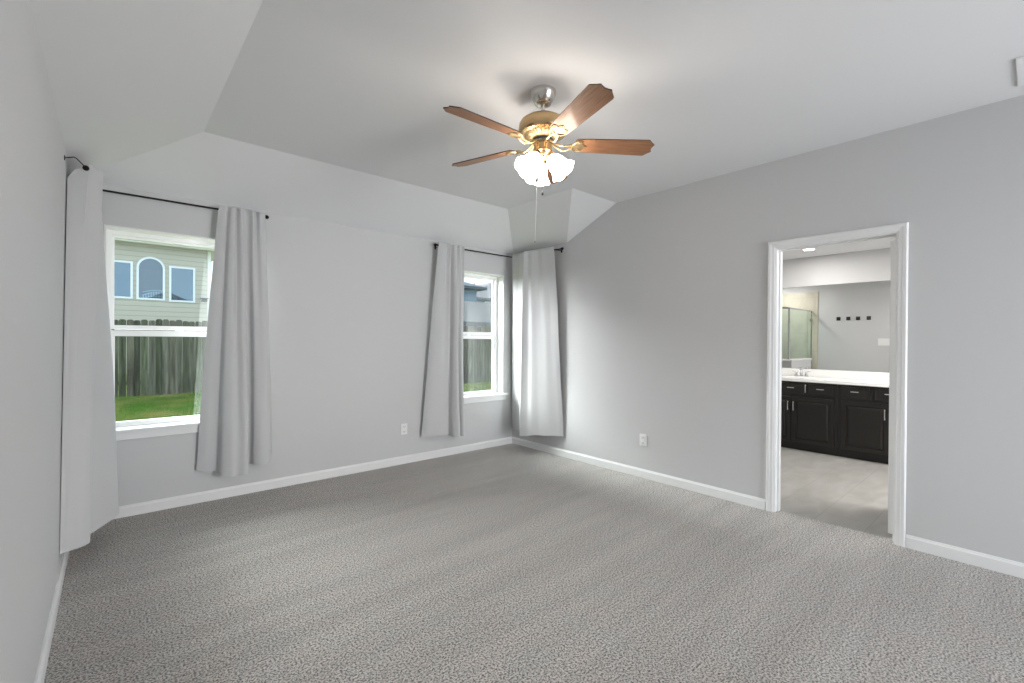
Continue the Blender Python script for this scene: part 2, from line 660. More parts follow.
# ---------------------------------------------------------------- windows
def window(name, x0, x1):
    w = thing(name, None, None, (0, 0, 0), kind='structure')
    z0, z1 = WZ0, WZ1
    t = 0.012
    # painted return boards
    boxes('window_return', [(x0, x0 + t, -0.001, 0.125, z0, z1), (x1 - t, x1, -0.001, 0.125, z0, z1), (x0 + t, x1 - t, -0.001, 0.125, z1 - t, z1)], M['trim'], w)
    ya, yb = 0.120, 0.185
    fw = 0.030
    fx0, fx1, fz0, fz1 = x0 + t, x1 - t, z0 + 0.02, z1 - t
    boxes('window_frame', [(fx0, fx0 + fw, ya, yb, fz0, fz1), (fx1 - fw, fx1, ya, yb, fz0, fz1), (fx0 + fw, fx1 - fw, ya, yb, fz1 - fw, fz1), (fx0 + fw, fx1 - fw, ya, yb, fz0, fz0 + 0.022)], M['vinyl'], w, bevel=0.002)
    zm0, zm1 = 1.340, 1.424
    # upper sash (set further out), lower sash nearer the room
    s = 0.016
    a0, a1 = fx0 + fw, fx1 - fw
    us = boxes('upper_sash', [(a0, a0 + s, 0.155, 0.178, zm1 - 0.03, fz1 - fw), (a1 - s, a1, 0.155, 0.178, zm1 - 0.03, fz1 - fw), (a0 + s, a1 - s, 0.155, 0.178, fz1 - fw - s, fz1 - fw), (a0 + s, a1 - s, 0.155, 0.178, zm1 - 0.035, zm1)], M['vinyl'], w, bevel=0.0015)
    boxes('pane', [(a0 + s, a1 - s, 0.164, 0.168, zm1, fz1 - fw - s)], M['glass'], us)
    s = 0.020
    ls = boxes('lower_sash', [(a0, a0 + s, 0.126, 0.150, fz0 + 0.022, zm0 + 0.045), (a1 - s, a1, 0.126, 0.150, fz0 + 0.022, zm0 + 0.045), (a0 + s, a1 - s, 0.126, 0.150, zm0, zm0 + 0.045), (a0 + s, a1 - s, 0.126, 0.150, fz0 + 0.022, fz0 + 0.04)], M['vinyl'], w, bevel=0.0015)
    boxes('pane', [(a0 + s, a1 - s, 0.136, 0.140, fz0 + 0.04, zm0)], M['screen'], ls)
    boxes('sash_lock', [((x0 + x1) / 2 - 0.03, (x0 + x1) / 2 + 0.03, 0.118, 0.130, zm0 + 0.043, zm0 + 0.056)], M['vinyl'], w, bevel=0.002)
    # stool with horns and apron below
    bm = B()
    box(bm, x0 - 0.055, x1 + 0.055, -0.040, 0.0, 0.632, 0.652, bevel=0.004)
    box(bm, x0 + 0.001, x1 - 0.001, -0.002, 0.125, 0.632, 0.652)
    obj('window_sill', bm, M['trim'], w)
    boxes('window_apron', [(x0 - 0.035, x1 + 0.035, -0.014, 0.0, 0.572, 0.632)], M['trim'], w, bevel=0.003)
    return w


window('window_1', *W1)
window('window_2', *W2)


# ---------------------------------------------------------------- curtain rods (bent round the corners)
def arc_pts(cx, cy, rr, a0, a1, z, n=7):
    return [(cx + rr * math.cos(rad(a0 + (a1 - a0) * i / n)), cy + rr * math.sin(rad(a0 + (a1 - a0) * i / n)), z) for i in range(n + 1)]


RZ = 2.372
OFF = 0.088


def finial(bm, p, d):
    p, d = Vector(p), Vector(d)
    q = d.to_track_quat('Z', 'Y').to_matrix().to_4x4()
    m = Matrix.Translation(p) @ q
    rg = lathe(bm, [(0.0085, 0), (0.011, 0.002), (0.011, 0.008), (0.007, 0.011), (0.013, 0.017), (0.0165, 0.026), (0.0155, 0.036), (0.010, 0.043), (0.002, 0.046)], 14, m)
    cap(bm, rg[-1])


def bracket(parent, base, nrm, z=RZ):
    """wall bracket: plate on wall, arm out, cup under the rod"""
    base, nrm = Vector(base), Vector(nrm)
    bm = B()
    side = Vector((-nrm.y, nrm.x, 0))
    q = Matrix((side, Vector((0, 0, 1)), nrm)).transposed().to_4x4()
    m = Matrix.Translation(base) @ q
    vs = box(bm, -0.010, 0.010, -0.035, 0.012, 0, 0.004)
    for v in vs:
        v.co = m @ v.co
    tube(bm, [base + nrm * 0.003 + Vector((0, 0, -0.012)), base + nrm * (OFF - 0.02) + Vector((0, 0, -0.014)), base + nrm * OFF + Vector((0, 0, -0.016)), base + nrm * (OFF + 0.012) + Vector((0, 0, -0.004))], 0.0045, 8)
    return obj('bracket', bm, M['rod'], parent, smooth=True)


# rod by the right corner
rodR = thing('curtain_rod', 'black curtain rod over the far window, bent round the room corner', 'curtain rod', (-0.6, 0, RZ), group='curtain rods over the windows')
rodR_off = Vector((0.6, 0, -RZ))


def shift(o, parent):
    """keep world coordinates of a mesh child below a moved root"""
    o.location = -Vector(parent.location)


bm = B()
tube(bm, [(-1.19, -OFF, RZ), (-0.6, -OFF, RZ)] + arc_pts(-OFF - 0.03, -OFF - 0.03, 0.03, 90, 0, RZ) + [(-OFF, -0.5, RZ), (-OFF, -0.905, RZ - 0.012)], 0.0075, 10)
o = obj('rod', bm, M['rod'], rodR, smooth=True); shift(o, rodR)
for p, d in (((-1.19, -OFF, RZ), (-1, 0, 0)), ((-OFF, -0.905, RZ - 0.012), (0, -1, 0))):
    bm = B(); finial(bm, p, d)
    o = obj('finial', bm, M['rod'], rodR, smooth=True); shift(o, rodR)
for b_, n_ in (((-1.165, 0, RZ), (0, -1, 0)), ((0, -0.845, RZ), (-1, 0, 0))):
    o = bracket(rodR, b_, n_); shift(o, rodR)
# small dark clip that shows on the corner curtain's face
bm = B()
box(bm, -0.128, -0.116, -0.505, -0.490, 2.300, 2.352, bevel=0.003)
o = obj('clip', bm, M['rod'], rodR); shift(o, rodR)

rodL = thing('curtain_rod', 'black curtain rod over the near window, with its wire end on the left wall', 'curtain rod', (-3.5, 0, RZ), group='curtain rods over the windows')
bm = B()
ac = arc_pts(-WX + OFF + 0.03, -OFF - 0.03, 0.03, 90, 180, RZ)
tube(bm, [(-2.925, -OFF, RZ), (-3.6, -OFF, RZ)] + ac + [(-WX + OFF, -0.4, RZ), (-WX + OFF, -0.600, RZ - 0.006)], 0.0075, 10)
o = obj('rod', bm, M['rod'], rodL, smooth=True); shift(o, rodL)
for p, d in (((-2.925, -OFF, RZ), (1, 0, 0)), ((-WX + OFF, -0.600, RZ - 0.006), (0, -1, -0.15))):
    bm = B(); finial(bm, p, d)
    o = obj('finial', bm, M['rod'], rodL, smooth=True); shift(o, rodL)
o = bracket(rodL, (-2.955, 0, RZ), (0, -1, 0)); shift(o, rodL)
bm = B()
tube(bm, [(-WX + 0.001, -0.76, RZ - 0.010), (-WX + 0.040, -0.735, RZ + 0.012), (-WX + 0.050, -0.725, RZ + 0.010), (-WX + OFF, -0.630, RZ - 0.008)], 0.0032, 8)
box(bm, -WX, -WX + 0.004, -0.768, -0.752, RZ - 0.022, RZ + 0.002)
o = obj('bracket', bm, M['rod'], rodL, smooth=True, label='bent black wire holding the rod end to the wall'); shift(o, rodL)


# ---------------------------------------------------------------- curtains
def catmull(P, n):
    out = []
    P = [P[0]] + P + [P[-1]]
    for i in range(1, len(P) - 2):
        for k in range(n):
            t = k / n
            a, b, c, d = P[i - 1], P[i], P[i + 1], P[i + 2]
            out.append(tuple(0.5 * (2 * b[j] + (c[j] - a[j]) * t + (2 * a[j] - 5 * b[j] + 4 * c[j] - d[j]) * t * t + (3 * b[j] - a[j] - 3 * c[j] + d[j]) * t ** 3) for j in range(len(b))))
    out.append(tuple(P[-2]))
    return out


def curtain(label, rows, conv, ztop=2.392, zbot=0.2):
    """rows: [(s_top,d_top,ztop_off,s_bot,d_bot,zbot_off)], conv(s,d)->(x,y). rod pocket folds over the rod"""
    sub = 6
    P = catmull([tuple(q) for q in rows], sub)
    nv = 40
    bm = B()
    cols = []
    rnd = random.Random(len(label))
    ph = [rnd.uniform(0, 6.28) for _ in range(4)]
    for iu, (st, dt, zt, sb, db, zb) in enumerate(P):
        if dt > 0.06:
            dt = OFF + 0.013 + max(dt - 0.074, 0) * 0.75
        col = []
        u_ = iu / (len(P) - 1)
        top = ztop + zt
        # back hem of the pocket, up and over the rod
        hd = 0.010 + 0.003 * math.sin(u_ * 55 + ph[0])
        back = [(max(OFF - 0.014, 0.02), top - 0.075), (max(OFF - 0.013, 0.02), top - 0.035), (max(OFF - 0.012, 0.02), top - 0.012)]
        for d_, z_ in back:
            dd = d_ + (dt - OFF) * 0.35 if dt > OFF else min(d_, dt * 0.9)
            x, y = conv(st, max(dd, 0.004))
            col.append(bm.verts.new((x, y, z_ + 0.004)))
        dmid = max((dt + OFF - 0.012) / 2, 0.02) if dt > OFF else max(dt * 0.95, 0.004)
        x, y = conv(st, dmid)
        col.append(bm.verts.new((x, y, top + hd)))
        for iv in range(nv + 1):
            v = iv / nv
            e = v ** 0.9
            s = st + (sb - st) * e
            # deep folds relax near the middle, a little sway
            d = dt + (db - dt) * (v ** 0.75)
            d += 0.004 * math.sin(9 * v + ph[1] + 6 * u_) * min(1, v * 4) * (1 if d > 0.02 else 0)
            s += 0.006 * math.sin(5 * v + ph[2] + 3 * u_) * v
            z = top + (zbot + zb - top) * v
            if iv == 0:
                z -= 0.002
            x, y = conv(s, max(d, 0.004))
            col.append(bm.verts.new((x, y, z)))
        cols.append(col)
    for a, b in zip(cols, cols[1:]):
        for k in range(len(a) - 1):
            bm.faces.new((a[k], b[k], b[k + 1], a[k + 1]))
    for fc in bm.faces:
        fc.smooth = True
    o = obj('curtain', bm, M['curtain'], smooth=180)
    # move origin to the bottom centre
    xs = [v.co.x for v in o.data.vertices]; ys = [v.co.y for v in o.data.vertices]; zs = [v.co.z for v in o.data.vertices]
    c = Vector((sum(xs) / len(xs), sum(ys) / len(ys), min(zs)))
    o.data.transform(Matrix.Translation(-c))
    o.location = c
    so = o.modifiers.new('cloth', 'SOLIDIFY')
    so.thickness = 0.0022
    es = o.modifiers.new('hem', 'EDGE_SPLIT')
    es.split_angle = rad(60)
    tag(o, label, 'curtain', 'grey curtains at the two windows')
    return o


backw = lambda s, d: (s, -d)
rightw = lambda s, d: (-d, -s)
leftw = lambda s, d: (-WX + d, -s)

curtain('light grey curtain gathered at the right side of the near window', [
    (-3.250, .095, 0, -3.390, .035, .07), (-3.225, .108, 0, -3.335, .050, .05), (-3.200, .114, 0, -3.275, .045, .04),
    (-3.188, .078, 0, -3.250, .060, .04), (-3.168, .116, 0, -3.235, .125, .01), (-3.142, .118, 0, -3.170, .155, .0),
    (-3.126, .074, 0, -3.120, .140, .0), (-3.102, .122, 0, -3.070, .160, .0), (-3.078, .112, 0, -3.040, .140, .01),
    (-3.062, .072, 0, -3.030, .040, .05), (-3.036, .082, .006, -3.000, .035, .06), (-3.010, .118, .004, -2.985, .090, .06),
    (-2.986, .075, 0, -2.930, .125, .05), (-2.962, .122, 0, -2.875, .105, .06), (-2.930, .118, 0, -2.838, .045, .10), (-2.914, .090, 0, -2.826, .020, .11)],
    backw, zbot=0.205)
curtain('light grey curtain gathered at the left side of the far window', [
    (-1.190, .098, 0, -1.345, .040, .06), (-1.150, .120, 0, -1.290, .075, .06), (-1.100, .120, 0, -1.200, .090, .055),
    (-1.072, .078, 0, -1.110, .095, .05), (-1.046, .120, 0, -1.035, .085, .04), (-1.022, .075, 0, -.995, .035, .04),
    (-1.000, .120, 0, -.975, .100, .03), (-.976, .120, 0, -.935, .140, .01), (-.956, .078, 0, -.900, .125, .0),
    (-.930, .122, 0, -.885, .055, .01), (-.902, .116, 0, -.862, .105, .01), (-.886, .078, 0, -.835, .110, .0),
    (-.862, .120, 0, -.812, .060, .0), (-.850, .096, 0, -.806, .030, .0)],
    backw, zbot=0.21)
curtain('pale curtain lit by the far window, hanging on the right wall by the corner', [
    (.105, .085, 0, .040, .040, .02), (.160, .100, 0, .110, .050, .02), (.220, .090, 0, .190, .065, .01), (.290, .110, 0, .265, .095, .01),
    (.340, .135, 0, .330, .150, .0), (.385, .185, 0, .375, .215, -.01), (.410, .195, 0, .400, .230, -.01), (.425, .180, 0, .420, .215, .0),
    (.455, .150, 0, .480, .180, .0), (.500, .152, 0, .545, .166, .02), (.545, .128, 0, .620, .135, .03), (.590, .110, 0, .690, .113, .03),
    (.640, .112, 0, .760, .088, .04), (.700, .092, 0, .825, .060, .04), (.755, .084, 0, .870, .042, .045), (.812, .074, 0, .905, .022, .045)],
    rightw, ztop=2.388, zbot=0.19)
curtain('grey curtain hanging down the left wall beside the near window', [
    (0.110, 0.095, 0.000, 0.150, 0.060, 0.000), (0.178, 0.110, 0.000, 0.220, 0.150, 0.000), (0.254, 0.080, 0.000, 0.300, 0.200, 0.000), (0.315, 0.120, 0.000, 0.400, 0.245, 0.000), (0.361, 0.120, 0.000, 0.500, 0.250, 0.000), (0.399, 0.110, 0.000, 0.600, 0.215, 0.000), (0.429, 0.100, 0.000, 0.700, 0.165, 0.000), (0.452, 0.085, 0.000, 0.800, 0.115, 0.000), (0.467, 0.078, 0.000, 0.870, 0.060, 0.000), (0.481, 0.085, 0.000, 0.895, 0.045, 0.000), (0.492, 0.150, 0.000, 0.915, 0.105, 0.000), (0.509, 0.165, 0.000, 0.945, 0.114, 0.000), (0.543, 0.140, 0.000, 0.985, 0.085, 0.000), (0.570, 0.100, -0.005, 1.005, 0.045, 0.000), (0.593, 0.045, -0.050, 1.020, 0.016, 0.000), (0.604, 0.006, -0.110, 1.030, 0.004, 0.000)],
    leftw, zbot=0.175)


# ---------------------------------------------------------------- outlets
def outlet(label, loc, rz):
    t = thing('wall_outlet', label, 'outlet', loc, rz, group='outlets low on the bedroom walls')
    # local: +x across, -y into the room, z up
    bm = B()
    box(bm, -0.037, 0.037, -0.007, -0.0, -0.058, 0.058, bevel=0.003)
    obj('cover_plate', bm, M['plastic'], t)
    for s in (-1, 1):
        bm = B()
        box(bm, -0.018, 0.018, -0.0095, -0.0065, s * 0.026 - 0.016, s * 0.026 + 0.016, bevel=0.004)
        rc = obj('receptacle', bm, M['plastic'], t)
        bm = B()
        box(bm, -0.009, -0.006, -0.0099, -0.0092, s * 0.026 - 0.004, s * 0.026 + 0.008)
        box(bm, 0.006, 0.009, -0.0099, -0.0092, s * 0.026 - 0.003, s * 0.026 + 0.007)
        box(bm, -0.0025, 0.0025, -0.0099, -0.0092, s * 0.026 - 0.012, s * 0.026 - 0.007)
        obj('slot', bm, M['slot'], rc)
    return t


outlet('white wall outlet on the window wall between the two windows', (-1.540, 0, 0.370), 0)
outlet('white wall outlet on the wall between corner curtain and bathroom doorway', (0, -1.935, 0.365), rad(-90))

# ---------------------------------------------------------------- ceiling vent (upper right edge)
v = thing('ceiling_vent', 'white air register in the ceiling at the upper right', 'vent', (-0.35, -4.55, H9))
bm = B()
for a in ((-0.185, 0.185, 0.150, 0.180), (-0.185, 0.185, -0.180, -0.150), (-0.185, -0.155, -0.150, 0.150), (0.155, 0.185, -0.150, 0.150)):
    box(bm, *a, -0.010, 0.0, bevel=0.002)
obj('frame', bm, M['trim'], v)
bm = B()
for k in range(12):
    y = -0.14 + k * 0.0255
    vs = box(bm, -0.156, 0.156, y - 0.009, y + 0.009, -0.0065, -0.005)
    for q in vs:
        q.co.z += (q.co.y - y) * 0.35
obj('louvre', bm, M['trim'], v)


# ================================================================ CEILING FAN
FX, FY = -2.056, -2.592
fan = thing('ceiling_fan', 'brass ceiling fan with five brown blades and a lit glass light kit', 'ceiling fan', (FX, FY, H9))
# local z = 0 at the ceiling
bm = B()
rg = lathe(bm, [(0.074, 0.0), (0.074, -0.006), (0.072, -0.018), (0.065, -0.040), (0.053, -0.060), (0.044, -0.068), (0.045, -0.074), (0.030, -0.080), (0.012, -0.081)], 40)
cap(bm, rg[-1]); cap(bm, rg[0])
obj('canopy', bm, M['nickel'], fan, smooth=30)
bm = B()
rg = lathe(bm, [(0.011, -0.078), (0.011, -0.150)], 16)
cap(bm, rg[0]); cap(bm, rg[1])
obj('downrod', bm, M['nickel'], fan, smooth=30)
bm = B()
rg = lathe(bm, [(0.012, -0.128), (0.030, -0.130), (0.034, -0.140), (0.060, -0.145), (0.100, -0.156), (0.125, -0.172), (0.134, -0.188), (0.137, -0.215), (0.137, -0.232), (0.133, -0.240), (0.128, -0.246), (0.100, -0.250), (0.02, -0.250)], 56)
cap(bm, rg[0]); cap(bm, rg[-1])
mh = obj('motor_housing', bm, M['brass'], fan, smooth=30)
# fluted vent ring under the housing
bm = B()


def flute(i, a):
    return (0.0028 * (1 if math.cos(a * 36) > 0 else -1) if i in (1, 2) else 0, 0)


rg = lathe(bm, [(0.104, -0.246), (0.101, -0.252), (0.080, -0.270), (0.072, -0.274), (0.02, -0.275)], 144, wave=flute)
cap(bm, rg[-1]); cap(bm, rg[0])
obj('vent_ring', bm, M['polish'], mh, smooth=25)
bm = B()
rg = lathe(bm, [(0.05, -0.272), (0.060, -0.276), (0.060, -0.290), (0.05, -0.294)], 40)
cap(bm, rg[0]); cap(bm, rg[-1])
obj('flywheel', bm, M['dark'], fan, smooth=30)
bm = B()
rg = lathe(bm, [(0.030, -0.288), (0.050, -0.292), (0.052, -0.298), (0.052, -0.335), (0.056, -0.339), (0.056, -0.347), (0.052, -0.351), (0.046, -0.366), (0.030, -0.378), (0.010, -0.382)], 40)
cap(bm, rg[0]); cap(bm, rg[-1])
obj('switch_housing', bm, M['brass'], fan, smooth=30)

# blades: one outline, five copies; pitch lowers the counter-clockwise edge
ZB = -0.298
r0, r1 = 0.185, 0.640


def blade_outline():
    wr, wt = 0.055, 0.068
    pts = []
    # root, rounded
    pts += [(r0, -wr * 0.72), (r0 + 0.006, -wr * 0.9), (r0 + 0.02, -wr)]
    pts += [(r0 + (r1 - 0.045 - r0) * t, -(wr + (wt - wr) * t)) for t in (0.3, 0.6, 1.0)]
    # tip: clipped corners with a shallow ogee, nearly flat centre
    side = [(r1 - 0.045, -wt), (r1 - 0.036, -wt * 0.97), (r1 - 0.014, -wt * 0.62), (r1 - 0.004, -wt * 0.50), (r1, -wt * 0.42), (r1 - 0.006, -wt * 0.2), (r1 - 0.009, 0)]
    pts += side[1:]
    full = pts + [(x, -y) for x, y in reversed(pts) if y < -1e-9]
    return full


def place(ang, pitch=14):
    return Matrix.Rotation(ang, 4, 'Z') @ Matrix.Translation((0, 0, ZB)) @ Matrix.Rotation(rad(-pitch), 4, 'X')


def blade_mesh():
    bm = B()
    o_ = blade_outline()
    t = 0.0028
    top = [bm.verts.new((x, y, t)) for x, y in o_]
    bot = [bm.verts.new((x, y, -t)) for x, y in o_]
    f1 = bm.faces.new(top)
    f2 = bm.faces.new(bot[::-1])
    n = len(o_)
    for i in range(n):
        q = bm.faces.new((top[i], bot[i], bot[(i + 1) % n], top[(i + 1) % n]))
        q.material_index = 1
    return bm


def iron_mesh():
    """curved blade iron: S arm from the hub, then a pierced leaf plate with two lobes and scrolls"""
    bm = B()
    for s in (-1, 1):
        tube(bm, [(0.055, s * 0.010, 0.010), (0.085, s * 0.014, -0.012), (0.115, s * 0.022, -0.024), (0.145, s * 0.020, -0.018), (0.170, s * 0.012, -0.010)], 0.005, 8, radii=[0.006, 0.0055, 0.0055, 0.005, 0.0045])
        tube(bm, [(0.165, s * 0.006, -0.010), (0.175, s * 0.026, -0.011), (0.192, s * 0.042, -0.008), (0.212, s * 0.044, -0.0065), (0.218, s * 0.034, -0.0065), (0.208, s * 0.026, -0.0065)], 0.0045, 8)
    out = [(0.150, -0.014), (0.172, -0.020), (0.190, -0.036), (0.208, -0.047), (0.224, -0.044), (0.228, -0.030), (0.222, -0.018), (0.240, -0.010), (0.252, 0.0)]
    full = out + [(x, -y) for x, y in reversed(out[:-1])]
    top = [bm.verts.new((x, y, -0.003)) for x, y in full]
    bot = [bm.verts.new((x, y, -0.0075)) for x, y in full]
    bm.faces.new(top)
    bm.faces.new(bot[::-1])
    n = len(full)
    for i in range(n):
        bm.faces.new((top[i], bot[i], bot[(i + 1) % n], top[(i + 1) % n]))
    for x, y in ((0.205, -0.028), (0.205, 0.028), (0.236, 0)):
        m_ = Matrix.Translation((x, y, -0.0075))
        rg_ = lathe(bm, [(0.005, 0), (0.005, -0.002), (0.003, -0.0035)], 10, m_)
        cap(bm, rg_[-1])
    return bm


A0 = rad(178.9)
for k in range(5):
    a = A0 + k * rad(72)
    if k == 0:
        bl = obj('fan_blade', blade_mesh(), [M['blade'], M['blade_edge']], fan)
        ir = obj('blade_iron', iron_mesh(), M['polish'], bl, smooth=35)
        bl.matrix_local = place(a)
        b0, i0 = bl, ir
    else:
        bl = b0.copy(); COL.objects.link(bl); bl.parent = fan; bl.matrix_local = place(a)
        ir = i0.copy(); COL.objects.link(ir); ir.parent = bl

# light kit: three scalloped tulip shades
SH = [180, 300, 60]


def scallop(i, a):
    k = [0, 0, 0, 0, 0, 0.15, 0.5, 1.0, 1.0, 0.5, 0][i] if i < 11 else 0
    s = math.cos(a * 6)
    return (0.0015 * k * s, -0.005 * k * (0.5 + 0.5 * s))


for a in SH:
    d = Matrix.Rotation(rad(a), 4, 'Z') @ Matrix.Translation((0.026, 0, -0.352)) @ Matrix.Rotation(rad(-40), 4, 'Y') @ Matrix.Scale(1.03, 4)
    # local -z is the shade axis, tilted outward
    bm = B()
    rg = lathe(bm, [(0.012, 0.006), (0.016, -0.006), (0.024, -0.010), (0.026, -0.026), (0.030, -0.030), (0.030, -0.036), (0.022, -0.040)], 24, d)
    cap(bm, rg[0]); cap(bm, rg[-1])
    arm = obj('lamp_fitter', bm, M['brass'], fan, smooth=30)
    bm = B()
    prof = [(0.024, -0.036), (0.030, -0.040), (0.040, -0.054), (0.047, -0.074), (0.050, -0.094), (0.054, -0.112), (0.062, -0.128), (0.073, -0.141), (0.071, -0.142), (0.060, -0.130), (0.051, -0.112), (0.047, -0.094), (0.044, -0.074), (0.037, -0.056), (0.027, -0.042)]
    lathe(bm, prof, 72, d, wave=scallop)
    obj('lamp_shade', bm, M['shade'], fan, smooth=60)
    bm = B()
    rg = lathe(bm, [(0.010, -0.040), (0.014, -0.055), (0.024, -0.075), (0.028, -0.092), (0.024, -0.108), (0.010, -0.118)], 20, d)
    cap(bm, rg[-1]); cap(bm, rg[0])
    obj('bulb', bm, M['bulb'], fan, smooth=60)

# pull chains: short one with metal bob, long cord with a tag
cv = Vector((-0.70, -0.71, 0))
rv = Vector((0.753, -0.658, 0))
p = cv * 0.045
bm = B()
tube(bm, [p + Vector((0, 0, -0.360)), p + Vector((0, 0, -0.585))], 0.0012, 6)
pc = obj('pull_chain', bm, M['nickel'], fan)
bm = B()
rg = lathe(bm, [(0.002, -0.578), (0.006, -0.586), (0.007, -0.594), (0.004, -0.602)], 12, Matrix.Translation(p))
cap(bm, rg[0]); cap(bm, rg[-1])
obj('pull_bob', bm, M['dark'], pc, smooth=30)
p = cv * 0.050 - rv * 0.030
bm = B()
tube(bm, [p + Vector((0, 0, -0.360)), p + Vector((0, 0, -0.500))], 0.0012, 6)
tube(bm, [p + Vector((0, 0, -0.535)), p + Vector((-0.008, 0.006, -0.862))], 0.0010, 6)
pc = obj('pull_chain', bm, M['trim'], fan)
bm = B()
rg = lathe(bm, [(0.004, -0.490), (0.010, -0.497), (0.011, -0.525), (0.005, -0.540)], 12, Matrix.Translation(p))
cap(bm, rg[0]); cap(bm, rg[-1])
obj('pull_tag', bm, M['nickel'], pc, smooth=30)
bm = B()
bmesh.ops.create_icosphere(bm, subdivisions=2, radius=0.004, matrix=Matrix.Translation(p + Vector((-0.008, 0.006, -0.864))))
obj('pull_bob', bm, M['dark'], pc, smooth=True)


# ================================================================ BATHROOM
BX0, BX1, BY0, BY1 = RWALL, 2.98, -5.2, -0.92
BZ = 2.44
bf = boxes('floor_bathroom', [(0.07, BX1, BY0, BY1, -0.10, -0.004)], M['bathfloor'], kind='structure')
boxes('wall_bathroom_far', [(BX1, BX1 + 0.12, BY0, BY1, -0.1, 2.9)], M['wall'], kind='structure')
boxes('wall_bathroom_north', [(BX0, BX1, BY1, BY1 + 0.12, -0.1, 2.9)], M['wall'], kind='structure')
boxes('wall_bathroom_south', [(BX0, BX1, BY0 - 0.12, BY0, -0.1, 2.9)], M['wall'], kind='structure')
boxes('ceiling_bathroom', [(BX0, BX1, BY0, BY1, BZ, BZ + 0.02)], M['ceil'], kind='structure')
# shower tile on the party wall and end wall
boxes('wall_shower_tile', [(BX0, BX0 + 0.012, -1.815, BY1, 0, 2.245), (BX0 + 0.012, 1.33, BY1 - 0.012, BY1, 0, 2.245)], M['showertile'], kind='structure')

# vanity cabinets
XC = 2.44          # cabinet face
CT0, CT1 = 0.845, 0.878


def panel_door(bm, x, y0, y1, z0, z1, fr=0.042):
    """raised panel front standing proud of x towards -x"""
    t = 0.019
    rings = [(0.0, 0.0), (0.0, t - 0.003), (0.003, t), (fr, t), (fr + 0.006, t - 0.009), (fr + 0.014, t - 0.009), (fr + 0.030, t - 0.001), (fr + 0.032, t - 0.001)]
    loops = []
    for w, d in rings:
        loops.append([bm.verts.new((x - d, a, b)) for a, b in ((y0 + w, z0 + w), (y1 - w, z0 + w), (y1 - w, z1 - w), (y0 + w, z1 - w))])
    for a, b in zip(loops, loops[1:]):
        for k in range(4):
            bm.faces.new((a[k], a[(k + 1) % 4], b[(k + 1) % 4], b[k]))
    bm.faces.new(loops[-1])
    bm.faces.new(loops[0][::-1])


def flat_front(bm, x, y0, y1, z0, z1):
    t = 0.019
    loops = []
    for w, d in ((0, 0), (0, t - 0.004), (0.004, t), (0.018, t), (0.024, t - 0.004), (0.026, t - 0.004)):
        loops.append([bm.verts.new((x - d, a, b)) for a, b in ((y0 + w, z0 + w), (y1 - w, z0 + w), (y1 - w, z1 - w), (y0 + w, z1 - w))])
    for a, b in zip(loops, loops[1:]):
        for k in range(4):
            bm.faces.new((a[k], a[(k + 1) % 4], b[(k + 1) % 4], b[k]))
    bm.faces.new(loops[-1])
    bm.faces.new(loops[0][::-1])


def pull(bm, x, y, z, vert, L=0.11):
    o_ = 0.026
    a = 0.009
    if vert:
        box(bm, x - o_ - 0.006, x - o_, y - a / 2, y + a / 2, z - L / 2, z + L / 2, bevel=0.002)
        for s in (-1, 1):
            box(bm, x - o_, x, y - 0.003, y + 0.003, z + s * L * 0.4 - 0.003, z + s * L * 0.4 + 0.003)
    else:
        box(bm, x - o_ - 0.006, x - o_, y - L / 2, y + L / 2, z - a / 2, z + a / 2, bevel=0.002)
        for s in (-1, 1):
            box(bm, x - o_, x, y + s * L * 0.35 - 0.003, y + s * L * 0.35 + 0.003, z - 0.003, z + 0.003)


def vanity(label, y0, y1, dr_, doors, hs, extra=None):
    """y1 > y0; dr_: drawer (ya,yb) list; doors list; hs handle y per door"""
    c = thing('vanity_cabinet', label, 'cabinet', (XC + 0.27, (y0 + y1) / 2, 0), group='black vanity cabinets under the counter')
    def sh(o):
        o.location = -Vector(c.location)
        return o
    bm = B()
    box(bm, XC, BX1 - 0.002, y0 + 0.001, y1 - 0.001, 0.095, CT0 - 0.001)
    sh(obj('body', bm, M['cab'], c))
    bm = B()
    box(bm, XC + 0.065, BX1 - 0.002, y0 + 0.001, y1 - 0.001, -0.003, 0.095)
    sh(obj('toe_kick', bm, M['cab'], c))
    for a, b in dr_:
        bm = B(); flat_front(bm, XC, a, b, 0.688, 0.818)
        d = sh(obj('drawer', bm, M['cab'], c))
        bm = B(); pull(bm, XC - 0.019, (a + b) / 2, 0.768, False, 0.075)
        obj('drawer_pull', bm, M['satin'], d)
    for (a, b), h in zip(doors, hs):
        bm = B(); panel_door(bm, XC, a, b, 0.105, 0.655)
        d = sh(obj('door', bm, M['cab'], c))
        bm = B(); pull(bm, XC - 0.019, h, 0.545, True, 0.115)
        obj('door_pull', bm, M['satin'], d)
    if extra:
        bm = B(); pull(bm, XC, extra, 0.765, True, 0.10)
        sh(obj('side_pull', bm, M['satin'], c))
    return c


vanity('black wooden sink cabinet under the faucet in the bathroom', -2.935, -1.99,
       [(-2.905, -2.635), (-2.590, -2.325), (-2.295, -2.02)], [(-2.900, -2.465), (-2.450, -2.015)], [-2.488, -2.427], extra=-2.612)
vanity('black wooden vanity cabinet nearest the bathroom doorway edge', -3.880, -2.936,
       [(-3.235, -2.972), (-3.545, -3.270), (-3.850, -3.580)], [(-3.405, -2.972), (-3.850, -3.415)], [-3.372, -3.448])
